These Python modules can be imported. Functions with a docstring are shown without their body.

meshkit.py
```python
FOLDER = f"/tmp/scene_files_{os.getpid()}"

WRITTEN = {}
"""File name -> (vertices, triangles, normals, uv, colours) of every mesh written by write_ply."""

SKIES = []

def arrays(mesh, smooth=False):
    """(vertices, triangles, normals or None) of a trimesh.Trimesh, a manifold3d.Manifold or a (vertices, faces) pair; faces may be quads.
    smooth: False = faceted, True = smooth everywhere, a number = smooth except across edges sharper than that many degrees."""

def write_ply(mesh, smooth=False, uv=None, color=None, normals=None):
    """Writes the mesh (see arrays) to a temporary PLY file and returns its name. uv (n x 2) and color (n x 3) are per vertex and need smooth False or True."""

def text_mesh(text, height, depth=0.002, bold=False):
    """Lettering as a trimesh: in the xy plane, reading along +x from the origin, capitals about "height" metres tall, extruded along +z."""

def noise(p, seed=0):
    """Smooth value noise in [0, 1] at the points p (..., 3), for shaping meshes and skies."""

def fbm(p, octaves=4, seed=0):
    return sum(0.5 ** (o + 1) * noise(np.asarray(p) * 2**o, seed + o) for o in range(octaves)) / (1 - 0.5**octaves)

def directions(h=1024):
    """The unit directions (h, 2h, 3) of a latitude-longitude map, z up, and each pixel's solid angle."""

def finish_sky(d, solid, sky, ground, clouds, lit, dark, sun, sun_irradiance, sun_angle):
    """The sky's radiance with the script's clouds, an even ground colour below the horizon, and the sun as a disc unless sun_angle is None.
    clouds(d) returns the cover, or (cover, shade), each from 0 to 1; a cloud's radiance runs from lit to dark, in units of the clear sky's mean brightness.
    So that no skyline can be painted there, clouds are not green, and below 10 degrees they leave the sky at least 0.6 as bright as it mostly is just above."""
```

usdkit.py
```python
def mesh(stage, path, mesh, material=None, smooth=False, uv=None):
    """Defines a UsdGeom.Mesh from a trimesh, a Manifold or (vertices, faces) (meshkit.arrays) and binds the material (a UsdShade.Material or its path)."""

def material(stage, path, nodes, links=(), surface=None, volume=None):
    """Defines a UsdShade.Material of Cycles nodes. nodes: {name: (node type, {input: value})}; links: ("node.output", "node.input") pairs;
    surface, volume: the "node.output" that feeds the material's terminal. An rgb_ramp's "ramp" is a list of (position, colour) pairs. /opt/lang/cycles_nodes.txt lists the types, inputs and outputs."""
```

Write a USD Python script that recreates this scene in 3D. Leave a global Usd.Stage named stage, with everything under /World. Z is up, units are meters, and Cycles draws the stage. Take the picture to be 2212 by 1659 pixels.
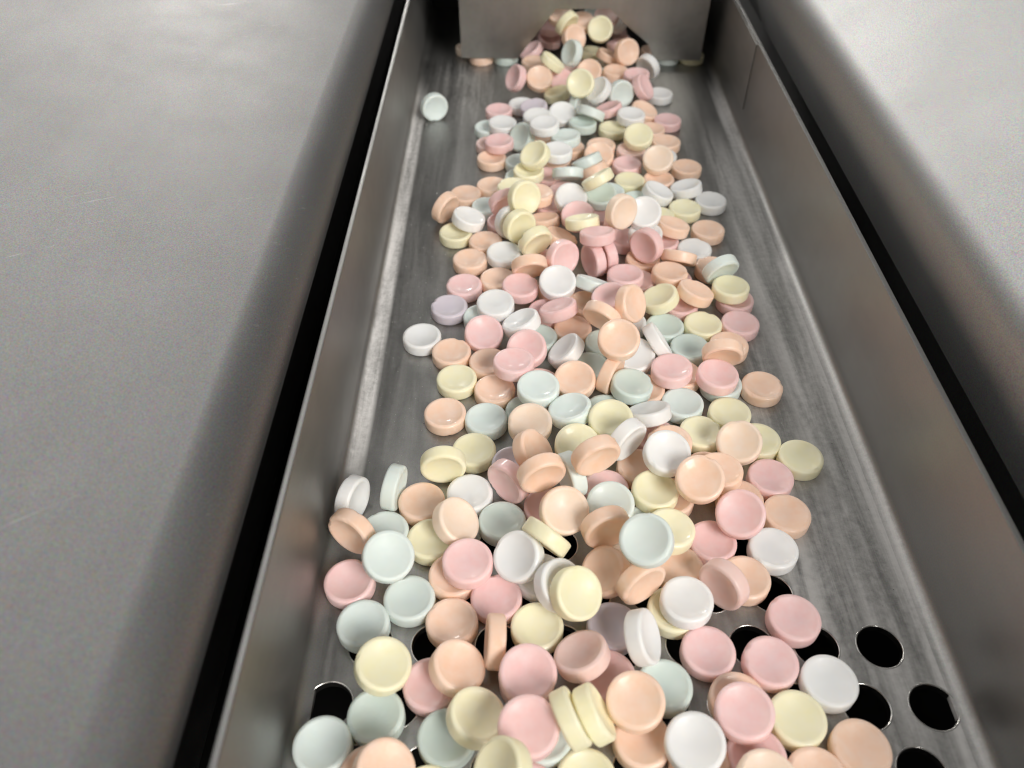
import math
import numpy as np
import trimesh
import manifold3d as m3
import usdkit
from meshkit import fbm, noise, arrays
from pxr import Usd, UsdGeom, UsdLux, UsdShade, Gf, Sdf, Vt

stage = Usd.Stage.CreateInMemory()
UsdGeom.SetStageUpAxis(stage, UsdGeom.Tokens.z)
UsdGeom.SetStageMetersPerUnit(stage, 1.0)
UsdGeom.Xform.Define(stage, '/World')
UsdGeom.Scope.Define(stage, '/World/Looks')
MM = 0.001

# ------------------------------------------------------------------ camera
CAM_H, PITCH, YAW, FPX = 0.200, 45.107, 0.2096, 1736.0 / 2212.0
cam = UsdGeom.Camera.Define(stage, '/World/camera')
cam.AddTranslateOp().Set(Gf.Vec3d(0, 0, CAM_H))
cam.AddRotateZOp().Set(YAW)
cam.AddRotateXOp().Set(90.0 - PITCH)
cam.CreateFocalLengthAttr(4.0)
cam.CreateHorizontalApertureAttr(4.0 / FPX)
cam.CreateVerticalApertureAttr(4.0 / FPX * 0.75)
cam.CreateClippingRangeAttr(Gf.Vec2f(0.005, 50.0))
cam.CreateFStopAttr(1.9)
cam.CreateFocusDistanceAttr(0.252)
cam.CreateExposureAttr(0.27)

# ------------------------------------------------------------------ light: ceiling lamps of the room
def material(name, nodes, links=(), surface=None, volume=None):
    return usdkit.material(stage, '/World/Looks/' + name, nodes, links, surface, volume)

def rect(name, loc, target, w, h, power, col):
    l = UsdLux.RectLight.Define(stage, '/World/' + name)
    l.CreateWidthAttr(w); l.CreateHeightAttr(h); l.CreateIntensityAttr(power); l.CreateColorAttr(Gf.Vec3f(*col))
    d = Gf.Vec3d(*[loc[k] - target[k] for k in range(3)]).GetNormalized()
    up = Gf.Vec3d(0, 1, 0) if abs(d[2]) > 0.9 else Gf.Vec3d(0, 0, 1)
    x = Gf.Cross(up, d).GetNormalized(); y = Gf.Cross(d, x)
    l.AddTransformOp().Set(Gf.Matrix4d(x[0], x[1], x[2], 0, y[0], y[1], y[2], 0, d[0], d[1], d[2], 0, loc[0], loc[1], loc[2], 1))
    return l

dome = UsdLux.DomeLight.Define(stage, '/World/room_light')
room = material('room_light', {'b': ('background_shader', {'color': (1.0, 0.98, 0.95), 'strength': 0.15})}, surface='b.background')
UsdShade.MaterialBindingAPI.Apply(dome.GetPrim()).Bind(room)
rect('ceiling_lamp', (0.95, -1.15, 1.35), (0.03, 0.25, 0), 0.8, 0.8, 18.0, (1.0, 0.965, 0.91))
rect('tube_lamp', (-1.3, 5.4, 1.75), (0.03, 0.2, 0), 0.7, 0.12, 170.0, (1.0, 0.97, 0.92))
rect('tube_lamp_001', (0.5, 5.9, 1.9), (0.03, 0.2, 0), 0.5, 0.10, 60.0, (1.0, 0.97, 0.92))
rect('ceiling_lamp_001', (-0.65, 1.0, 1.65), (0.0, 0.25, 0), 1.1, 1.0, 1.35, (1.0, 0.985, 0.95))
rect('ceiling_lamp_002', (-1.35, 2.5, 1.35), (-0.1, 0.2, 0), 0.8, 0.6, 5.0, (1.0, 0.975, 0.93))

# ------------------------------------------------------------------ helpers
taken = {}
def numbered(base):
    n = taken.get(base, 0); taken[base] = n + 1
    return base if n == 0 else f'{base}_{n:03d}'
def tag(prim, label=None, cat=None, group=None, kind=None):
    for k, v in (('label', label), ('category', cat), ('group', group), ('kind', kind)):
        if v: prim.SetCustomDataByKey(k, v)
    return prim
def thing(name, label, cat):
    x = UsdGeom.Xform.Define(stage, '/World/' + numbered(name))
    return tag(x.GetPrim(), label, cat)
def obj(name, mesh, mat, parent='/World', smooth=35):
    path = numbered(f'{parent}/{name}')
    return usdkit.mesh(stage, path, mesh, mat, smooth=smooth).GetPrim()
def extrude_profile(pts, y0, y1, steps=1):
    """closed (x, z) profile in mm swept along y (mm) -> trimesh in metres"""
    from shapely.geometry import Polygon
    poly = Polygon(pts)
    m = trimesh.creation.extrude_polygon(poly, y1 - y0)
    v = m.vertices.copy()
    out = np.column_stack([v[:, 0], y1 - v[:, 2], v[:, 1]]) * MM
    m2 = trimesh.Trimesh(out, m.faces, process=False)
    if m2.volume < 0: m2.invert()
    return m2
def box(x0, x1, y0, y1, z0, z1, bev=0.0):
    if bev:
        sp = [trimesh.creation.icosphere(1, bev).apply_translation(((x0 + bev, x1 - bev)[i], (y0 + bev, y1 - bev)[j], (z0 + bev, z1 - bev)[k])) for i in (0, 1) for j in (0, 1) for k in (0, 1)]
        m = trimesh.convex.convex_hull(np.vstack([s.vertices for s in sp]))
    else:
        m = trimesh.creation.box(bounds=[(x0, y0, z0), (x1, y1, z1)])
    m.apply_scale(MM)
    return m
def arc(cx, cz, r, a0, a1, n=10):
    return [(cx + r * math.cos(math.radians(a)), cz + r * math.sin(math.radians(a))) for a in np.linspace(a0, a1, n)]

# ------------------------------------------------------------------ materials
def steel(name, base, rough, stretch, dust=None, grain=1.0, bump=0.15, var=0.18, rvar=0.08, scratch=0.0):
    """brushed, handled stainless sheet. stretch: brushing direction as noise scales per axis (1/m). dust: list of (x0, x1, y0, y1, amount) smears of sugar powder in metres."""
    nd = {'g': ('geometry', {}),
          'mp': ('mapping', {'scale': stretch}), 'n': ('noise_texture', {'scale': 1.0, 'detail': 5.0, 'roughness': 0.65}),
          'n2': ('noise_texture', {'scale': 28.0, 'detail': 6.0, 'roughness': 0.6}),
          'n3': ('noise_texture', {'scale': 2600.0, 'detail': 2.0, 'roughness': 0.6}),
          'cr': ('rgb_ramp', {'ramp': [(0.25, tuple(b * (1 - var) for b in base)), (0.5, base), (0.8, tuple(min(1, b * (1 + 0.8 * var)) for b in base))]}),
          'rr': ('map_range', {'from_min': 0.3, 'from_max': 0.7, 'to_min': rough - rvar, 'to_max': rough + rvar}),
          'gm': ('mix_color', {'blend_type': 'overlay', 'fac': 0.28 * grain}),
          'hs': ('math', {'math_type': 'multiply_add', 'value2': 0.5, 'value3': 0.0}),
          'b': ('bump', {'strength': bump, 'distance': 0.0004}),
          'p': ('principled_bsdf', {'metallic': 1.0})}
    ln = [('g.position', 'mp.vector'), ('mp.vector', 'n.vector'), ('g.position', 'n2.vector'), ('g.position', 'n3.vector'),
          ('n.fac', 'cr.fac'), ('n2.fac', 'rr.value'), ('cr.color', 'gm.a'), ('n3.color', 'gm.b'), ('rr.result', 'p.roughness'),
          ('n.fac', 'hs.value1'), ('n3.fac', 'hs.value3'), ('hs.value', 'b.height'), ('b.normal', 'p.normal'), ('gm.result', 'p.base_color')]
    if scratch:                                             # hairline scuffs running obliquely over the sheet
        nd.update({'sr': ('mapping', {'rotation': (0.0, 0.0, -0.72)}), 'ss': ('mapping', {'scale': (30.0, 900.0, 400.0)}), 'sn': ('noise_texture', {'scale': 1.0, 'detail': 3.0, 'roughness': 0.6}),
                   'sp': ('noise_texture', {'scale': 14.0, 'detail': 3.0}), 'st': ('map_range', {'from_min': 0.66, 'from_max': 0.74, 'to_min': 0.0, 'to_max': scratch, 'clamp': True}),
                   'su': ('map_range', {'from_min': 0.45, 'from_max': 0.62, 'to_min': 0.0, 'to_max': 1.0, 'clamp': True}), 'sv': ('math', {'math_type': 'multiply'}), 'sm': ('mix_color', {'blend_type': 'mix', 'b': (0.8, 0.8, 0.8)})})
        ln.remove(('gm.result', 'p.base_color'))
        ln += [('g.position', 'sr.vector'), ('sr.vector', 'ss.vector'), ('ss.vector', 'sn.vector'), ('g.position', 'sp.vector'), ('sn.fac', 'st.value'), ('sp.fac', 'su.value'), ('st.result', 'sv.value1'), ('su.result', 'sv.value2'), ('sv.value', 'sm.fac'), ('gm.result', 'sm.a'), ('sm.result', 'p.base_color')]
    surf = 'p.BSDF'
    if dust:
        nd['sx'] = ('separate_xyz', {})
        nd['dm'] = ('mapping', {'scale': (150.0, 11.0, 150.0)})
        nd['dn'] = ('noise_texture', {'scale': 1.0, 'detail': 8.0, 'roughness': 0.66, 'distortion': 0.35})
        nd['df'] = ('noise_texture', {'scale': 420.0, 'detail': 6.0, 'roughness': 0.75})
        nd['dp'] = ('principled_bsdf', {'base_color': (0.80, 0.79, 0.78), 'roughness': 0.9, 'specular_ior_level': 0.2})
        nd['dd'] = ('mix_float', {'fac': 0.28})
        ln += [('g.position', 'sx.vector'), ('g.position', 'dm.vector'), ('dm.vector', 'dn.vector'), ('g.position', 'df.vector'), ('dn.fac', 'dd.a'), ('df.fac', 'dd.b')]
        prev = None
        for i, (xa, xb, xc, xd, ya, yb, yc, yd, amt, thr) in enumerate(dust):
            k = f'd{i}'
            nd[k + 'x1'] = ('map_range', {'range_type': 'smoothstep', 'from_min': xa, 'from_max': xb, 'to_min': 0.0, 'to_max': 1.0, 'clamp': True})
            nd[k + 'x2'] = ('map_range', {'range_type': 'smoothstep', 'from_min': xc, 'from_max': xd, 'to_min': 1.0, 'to_max': 0.0, 'clamp': True})
            nd[k + 'y1'] = ('map_range', {'range_type': 'smoothstep', 'from_min': ya, 'from_max': yb, 'to_min': 0.0, 'to_max': 1.0, 'clamp': True})
            nd[k + 'y2'] = ('map_range', {'range_type': 'smoothstep', 'from_min': yc, 'from_max': yd, 'to_min': 1.0, 'to_max': 0.0, 'clamp': True})
            for q in 'abc': nd[k + q] = ('math', {'math_type': 'multiply'})
            nd[k + 't'] = ('map_range', {'range_type': 'smoothstep', 'from_min': thr, 'from_max': thr + 0.34, 'to_min': 0.0, 'to_max': amt, 'clamp': True})
            nd[k + 'z'] = ('math', {'math_type': 'multiply'})
            ln += [('sx.x', k + 'x1.value'), ('sx.x', k + 'x2.value'), ('sx.y', k + 'y1.value'), ('sx.y', k + 'y2.value'),
                   (k + 'x1.result', k + 'a.value1'), (k + 'x2.result', k + 'a.value2'), (k + 'y1.result', k + 'b.value1'), (k + 'y2.result', k + 'b.value2'),
                   (k + 'a.value', k + 'c.value1'), (k + 'b.value', k + 'c.value2'), ('dd.result', k + 't.value'), (k + 't.result', k + 'z.value1'), (k + 'c.value', k + 'z.value2')]
            if prev:
                nd[k + 'm'] = ('math', {'math_type': 'maximum'}); ln += [(prev, k + 'm.value1'), (k + 'z.value', k + 'm.value2')]; prev = k + 'm.value'
            else: prev = k + 'z.value'
        nd['mx'] = ('mix_closure', {})
        ln += [(prev, 'mx.fac'), ('p.BSDF', 'mx.closure1'), ('dp.BSDF', 'mx.closure2')]
        surf = 'mx.closure'
    return material(name, nd, ln, surf)

# xa..xb rise, xc..xd fall, ya..yb rise, yc..yd fall (m), amount, noise threshold
right_dust = [(0.1060, 0.1090, 0.1125, 0.1150, 0.02, 0.06, 0.39, 0.46, 0.90, 0.26),
              (0.088, 0.100, 0.108, 0.116, 0.03, 0.09, 0.33, 0.42, 0.75, 0.31),
              (0.062, 0.080, 0.100, 0.116, 0.02, 0.08, 0.20, 0.34, 0.5, 0.35)]
left_dust = [(-0.060, -0.056, -0.0492, -0.0462, 0.12, 0.19, 0.38, 0.45, 0.95, 0.26), (-0.060, -0.056, -0.044, -0.028, 0.02, 0.05, 0.40, 0.46, 0.35, 0.44)]
far_dust = [(-0.052, -0.036, -0.008, 0.010, 0.36, 0.40, 0.45, 0.475, 0.45, 0.40)]
all_dust = [(-0.06, -0.055, 0.12, 0.13, -0.1, -0.05, 0.42, 0.5, 0.15, 0.34)]
M_floor = steel('tray_floor_steel', (0.27, 0.27, 0.262), 0.40, (160.0, 12.0, 160.0), right_dust + left_dust + far_dust + all_dust, var=0.12)
M_wall = steel('tray_wall_steel', (0.32, 0.318, 0.312), 0.45, (90.0, 10.0, 60.0), [(-0.0540, -0.0522, -0.049, -0.047, 0.12, 0.19, 0.38, 0.45, 0.95, 0.26), (0.1085, 0.1100, 0.1132, 0.1142, 0.02, 0.08, 0.40, 0.46, 0.8, 0.33)], bump=0.08, var=0.07)
M_cover = steel('cover_steel', (0.295, 0.292, 0.292), 0.52, (110.0, 28.0, 60.0), None, 2.8, bump=0.10, var=0.05, rvar=0.03, scratch=0.4)
M_cover_bright = steel('bright_cover_steel', (0.42, 0.42, 0.42), 0.54, (110.0, 28.0, 60.0), None, 2.8, bump=0.10, var=0.03, rvar=0.02)
M_rim = steel('hole_rim_steel', (0.62, 0.61, 0.59), 0.22, (60.0, 60.0, 60.0), None, 0.6, bump=0.03, var=0.05)
M_gate = steel('gate_steel', (0.44, 0.43, 0.41), 0.36, (60.0, 60.0, 10.0), None, 1.0)
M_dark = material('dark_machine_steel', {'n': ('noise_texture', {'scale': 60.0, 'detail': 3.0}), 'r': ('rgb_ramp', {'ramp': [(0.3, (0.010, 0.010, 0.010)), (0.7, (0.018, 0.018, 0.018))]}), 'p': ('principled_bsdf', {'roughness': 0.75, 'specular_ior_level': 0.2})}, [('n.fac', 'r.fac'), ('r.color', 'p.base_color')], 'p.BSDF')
M_powder = material('sugar_powder', {'n': ('noise_texture', {'scale': 900.0, 'detail': 4.0}), 'b': ('bump', {'strength': 0.5, 'distance': 0.0004}), 'p': ('principled_bsdf', {'base_color': (0.50, 0.50, 0.49), 'roughness': 0.95, 'specular_ior_level': 0.15})}, [('n.fac', 'b.height'), ('b.normal', 'p.normal')], 'p.BSDF')

def candy_material(name, col):
    h = 0.06
    return material(name, {
        'o': ('object_info', {}), 't': ('texture_coordinate', {}), 'g': ('geometry', {}),
        'v': ('map_range', {'from_min': 0.0, 'from_max': 1.0, 'to_min': 0.94, 'to_max': 1.05}),
        'hs': ('hsv', {'color': col}), 'cw': ('map_range', {'from_min': 0.35, 'from_max': 1.0, 'to_min': 0.0, 'to_max': 0.34, 'clamp': True}),
        'n': ('noise_texture', {'scale': 260.0, 'detail': 5.0, 'roughness': 0.6}),
        'nf': ('noise_texture', {'scale': 2600.0, 'detail': 3.0, 'roughness': 0.6}),
        'sr': ('map_range', {'from_min': 0.3, 'from_max': 0.7, 'to_min': 0.86, 'to_max': 1.10}),
        'rr': ('map_range', {'from_min': 0.35, 'from_max': 0.65, 'to_min': 0.36, 'to_max': 0.6}),
        'b': ('bump', {'strength': 0.12, 'distance': 0.0002}),
        'p': ('principled_bsdf', {'subsurface_weight': 0.30, 'subsurface_scale': 0.0011, 'subsurface_radius': (1.0, 0.75, 0.55), 'specular_ior_level': 0.45, 'coat_roughness': 0.12})},
        [('o.random', 'v.value'), ('o.random', 'cw.value'), ('cw.result', 'p.coat_weight'), ('v.result', 'hs.value'), ('g.position', 'n.vector'), ('g.position', 'nf.vector'), ('n.fac', 'sr.value'), ('sr.result', 'hs.saturation'),
         ('n.fac', 'rr.value'), ('rr.result', 'p.roughness'), ('nf.fac', 'b.height'), ('b.normal', 'p.normal'), ('hs.color', 'p.base_color')], 'p.BSDF')
COLS = {'W': ('white', (0.87, 0.862, 0.845)), 'M': ('pale_mint', (0.74, 0.83, 0.785)), 'G': ('grey_green', (0.62, 0.72, 0.665)), 'Y': ('pale_yellow', (0.94, 0.87, 0.58)),
        'O': ('peach', (0.955, 0.63, 0.48)), 'C': ('light_peach', (0.95, 0.72, 0.57)), 'P': ('pink', (0.92, 0.58, 0.57)), 'V': ('lavender', (0.66, 0.59, 0.655)), 'S': ('salmon_pink', (0.88, 0.60, 0.55))}
MAT = {k: candy_material('candy_' + n, c) for k, (n, c) in COLS.items()}

# ------------------------------------------------------------------ the tray
XL, XR, HW, TH, RB = -54.5, 114.5, 45.0, 2.0, 4.0
Y0, Y1 = -40.0, 560.0
tray = thing('candy_tray', 'long stainless steel tray with drain holes, carrying the candies', 'tray')
tp = str(tray.GetPath())
fl = m3.Manifold.cube((XR - XL - 2 * RB, Y1 - Y0, 1.6)).translate((XL + RB, Y0, -1.6))
hole = m3.Manifold.cylinder(6, 6.25, 6.25, 56).translate((0, 0, -4))
cut, spots = [], []
for row, yy in enumerate((132.9, 117.15, 101.4, 85.3, 69.5, 53.7, 37.9, 22.1, 6.3)):
    x = 29.6 + (8.44 if row % 2 else 0.0) - 16.88 * 6
    while x < 108:
        lo, hi = {0: (-14, 68), 1: (-24, 73), 2: (-39, 98)}.get(row, (-48, 106))
        if lo < x < hi: cut.append(hole.translate((x, yy, 0))); spots.append((x, yy))
        x += 16.88
fl = fl - m3.Manifold.batch_boolean(cut, m3.OpType.Add)
fl = fl.scale((MM, MM, MM))
floor = obj('floor', fl, M_floor, tp, 25)
def rim_mesh(x, y, n=56):
    prof = [(6.245, -0.02), (6.2, 0.05), (6.05, 0.07), (5.92, 0.02), (5.82, -0.10), (5.76, -0.3), (5.74, -0.7), (5.74, -2.3), (6.245, -2.3)]
    a = np.linspace(0, 2 * np.pi, n, endpoint=False); k = len(prof)
    V = np.array([(x + r * math.cos(t), y + r * math.sin(t), z) for t in a for r, z in prof]) * MM
    F = [(i * k + j, i * k + (j + 1) % k, ((i + 1) % n) * k + (j + 1) % k, ((i + 1) % n) * k + j) for i in range(n) for j in range(k)]
    t = trimesh.Trimesh(V, [f for q in F for f in ((q[0], q[1], q[2]), (q[0], q[2], q[3]))], process=False)
    if t.volume < 0: t.invert()
    return t
for x, y in spots: obj('hole_rim', rim_mesh(x, y), M_rim, str(floor.GetPath()), 50)
def wall_profile(s):
    x = lambda v: (XL - v) if s < 0 else (XR + v)      # v: outward from the inner face
    cx = -RB
    inner = [(-RB, 0.0)] + [(cx + RB * math.sin(a), RB - RB * math.cos(a)) for a in np.linspace(0.15, math.pi / 2, 9)]
    top = [(0.0, HW - 0.5), (0.25, HW - 0.1), (0.6, HW), (TH - 0.6, HW), (TH - 0.2, HW - 0.15), (TH, HW - 0.6)]
    outer = [(cx + (RB + 1.6) * math.sin(a) + (TH - 1.6) * math.sin(a), RB - (RB + 1.6) * math.cos(a)) for a in np.linspace(math.pi / 2, 0.0, 9)]
    return [(x(v), z) for v, z in inner + top + outer]
for s in (-1, 1):
    obj('side_wall', extrude_profile(wall_profile(s), Y0, Y1), M_wall, tp, 40)
obj('wall_liner', box(XR - 0.5, XR - 0.003, 382, 544, 12.0, 44.2), M_wall, tp, False)
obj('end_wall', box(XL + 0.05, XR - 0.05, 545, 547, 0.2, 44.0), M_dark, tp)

# loose sugar crumbs on the floor
rng = np.random.default_rng(11)
cr = []
for k in range(420):
    side = rng.random()
    if side < 0.45: x, y = rng.uniform(-50, -18), rng.uniform(110, 330)
    elif side < 0.8: x, y = rng.uniform(72, 109), rng.uniform(60, 330)
    else: x, y = rng.uniform(-48, 105), rng.uniform(140, 440)
    if any(math.hypot(x - hx, y - hy) < 6.6 for hx, hy in spots): continue
    s = rng.uniform(0.06, 0.17) * (1.9 if rng.random() < 0.06 else 1)
    m = trimesh.creation.icosphere(0, s); m.vertices *= rng.uniform(0.6, 1.3, 3); m.apply_translation((x, y, s * 0.6)); cr.append(m)
cr = trimesh.util.concatenate(cr); cr.apply_scale(MM)
tag(obj('sugar_crumbs', cr, M_powder), 'tiny white sugar crumbs scattered over the tray floor', 'sugar crumbs', kind='stuff')

# ------------------------------------------------------------------ gate plate with its trapezoid opening
from shapely.geometry import Polygon
gate = thing('chute_gate', 'upright steel gate plate with a trapezoid opening at the far end', 'gate')
gp = str(gate.GetPath())
poly = Polygon([(-30.6, 5.6), (1.5, 5.3), (22.5, 32.6), (52.2, 32.8), (62.0, 24.0), (75.3, 13.7), (79.8, 4.7), (106.2, 4.3), (106.8, 62), (-30.8, 62)])
pm = trimesh.creation.extrude_polygon(poly, 1.5)
pv = pm.vertices; pm.vertices = np.column_stack([pv[:, 0], 459.0 - pv[:, 2], pv[:, 1]]) * MM
if pm.volume < 0: pm.invert()
obj('plate', pm, M_gate, gp)
obj('side_flange', box(-30.6, -29.2, 459.05, 540, 5.2, 62), M_gate, gp)
obj('side_flange', box(105.2, 106.6, 459.05, 540, 3.6, 62), M_gate, gp)
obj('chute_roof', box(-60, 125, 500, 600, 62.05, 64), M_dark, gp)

# ------------------------------------------------------------------ machine covers on both sides
def cover_profile(s, xlip, zlip, r, tilt, length, drop, lip=2.0):
    """(x, z): vertical flank up from below, rounded shoulder, then the deck rising outwards by tilt degrees"""
    t = math.radians(tilt)
    pts = [(8, -lip - 1.2), (1.2, -lip - 1.2), (0, -lip)] + [(r - r * math.cos(a), r * math.sin(a)) for a in np.linspace(0, math.pi / 2 - t, 22)]
    ex, ez = pts[-1]
    pts += [(ex + length * math.cos(t), ez + length * math.sin(t)), (ex + length * math.cos(t), -drop), (30, -drop), (30, -lip - 1.2)]
    return [((xlip - u) if s < 0 else (xlip + u), zlip + z) for u, z in pts]
left = obj('machine_cover', extrude_profile(cover_profile(-1, -62.5, 48.0, 14.0, 11.0, 330.0, 95.0), -160, 900), M_cover, smooth=50)
tag(left, 'wide grey steel machine cover left of the tray', 'machine cover')
right = obj('machine_cover', extrude_profile(cover_profile(1, 127.0, 60.0, 15.0, 44.0, 400.0, 110.0, 22.0), -160, 900), M_cover_bright, smooth=50)
tag(right, 'bright brushed steel machine cover right of the tray', 'machine cover')
tag(obj('machine_bed', box(-120, 190, -160, 900, -60, -50), M_dark), 'dark machine bed below the tray', None, kind='structure')
for nm, b in (('machine_bed', (-70, 130, -165, -161, -50, 20)), ('machine_bed', (-70, 130, 901, 905, -50, 90))):
    tag(obj(nm, box(*b), M_dark), 'dark closing wall of the machine bed', None, kind='structure')

# ------------------------------------------------------------------ candies
def candy_mesh(seed, chips):
    """biconcave pressed tablet, 14 mm across, 4.6 mm thick"""
    r = np.random.default_rng(seed); R, T, n = 7.0, 4.6, 52
    dish = lambda q: T / 2 - 0.10 - 1.52 * (1 - (q / 5.72) ** 2)
    half = [(0.0, dish(0.0))] + [(q, dish(q)) for q in (1.2, 2.4, 3.4, 4.2, 4.8, 5.2, 5.5)]
    half += [(5.68, T / 2 - 0.10), (5.85, T / 2 - 0.03), (6.08, T / 2), (6.35, T / 2 - 0.04), (6.6, T / 2 - 0.14), (6.8, T / 2 - 0.30), (6.93, T / 2 - 0.52), (7.0, T / 2 - 0.85), (7.0, 0.7)]
    prof = half + [(q, -z) for q, z in reversed(half)]
    V = [(0, 0, prof[0][1])]
    for q, z in prof[1:-1]:
        a = np.linspace(0, 2 * np.pi, n, endpoint=False); V += [(q * math.cos(t), q * math.sin(t), z) for t in a]
    V.append((0, 0, prof[-1][1])); V = np.array(V); m = len(prof) - 2
    F = [(0, 1 + j, 1 + (j + 1) % n) for j in range(n)]
    for i in range(m - 1):
        for j in range(n):
            a, b = 1 + i * n + j, 1 + i * n + (j + 1) % n; F += [(a, a + n, b + n), (a, b + n, b)]
    L = len(V) - 1; F += [(L, 1 + (m - 1) * n + (j + 1) % n, 1 + (m - 1) * n + j) for j in range(n)]
    off = r.uniform(0, 50, 3)
    d = V / np.maximum(np.linalg.norm(V, axis=1, keepdims=True), 1e-6)
    V = V + d * (0.07 * fbm(V * 0.35 + off) + 0.022 * noise(V * 2.2 + off))[:, None]
    V[:, 2] *= r.uniform(0.97, 1.03)
    rad = np.hypot(V[:, 0], V[:, 1])
    for k in range(chips):                                   # crumbled bits of the rim
        t = r.uniform(0, 6.28); c = np.array([6.9 * math.cos(t), 6.9 * math.sin(t), (T / 2) * (1 if r.random() < 0.75 else -1)]); s = r.uniform(0.5, 1.7)
        dist = np.linalg.norm((V - c) * [1, 1, 1.2], axis=1); w = np.clip(1 - dist / s, 0, 1)
        V -= w[:, None] * 0.55 * (c / np.linalg.norm(c)) * (1 + 0.6 * noise(V * 3 + off))[:, None]
    v, f, nn = arrays((V * MM, np.array(F)), True)
    return Vt.Vec3fArray.FromNumpy(v.astype(np.float32)), Vt.IntArray.FromNumpy(np.full(len(f), 3, np.int32)), Vt.IntArray.FromNumpy(f.astype(np.int32).ravel()), Vt.Vec3fArray.FromNumpy(nn.astype(np.float32))
VAR = [candy_mesh(s, c) for s, c in zip(range(20, 34), (0, 1, 0, 2, 0, 3, 1, 0, 2, 0, 1, 5, 4, 2))]

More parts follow.
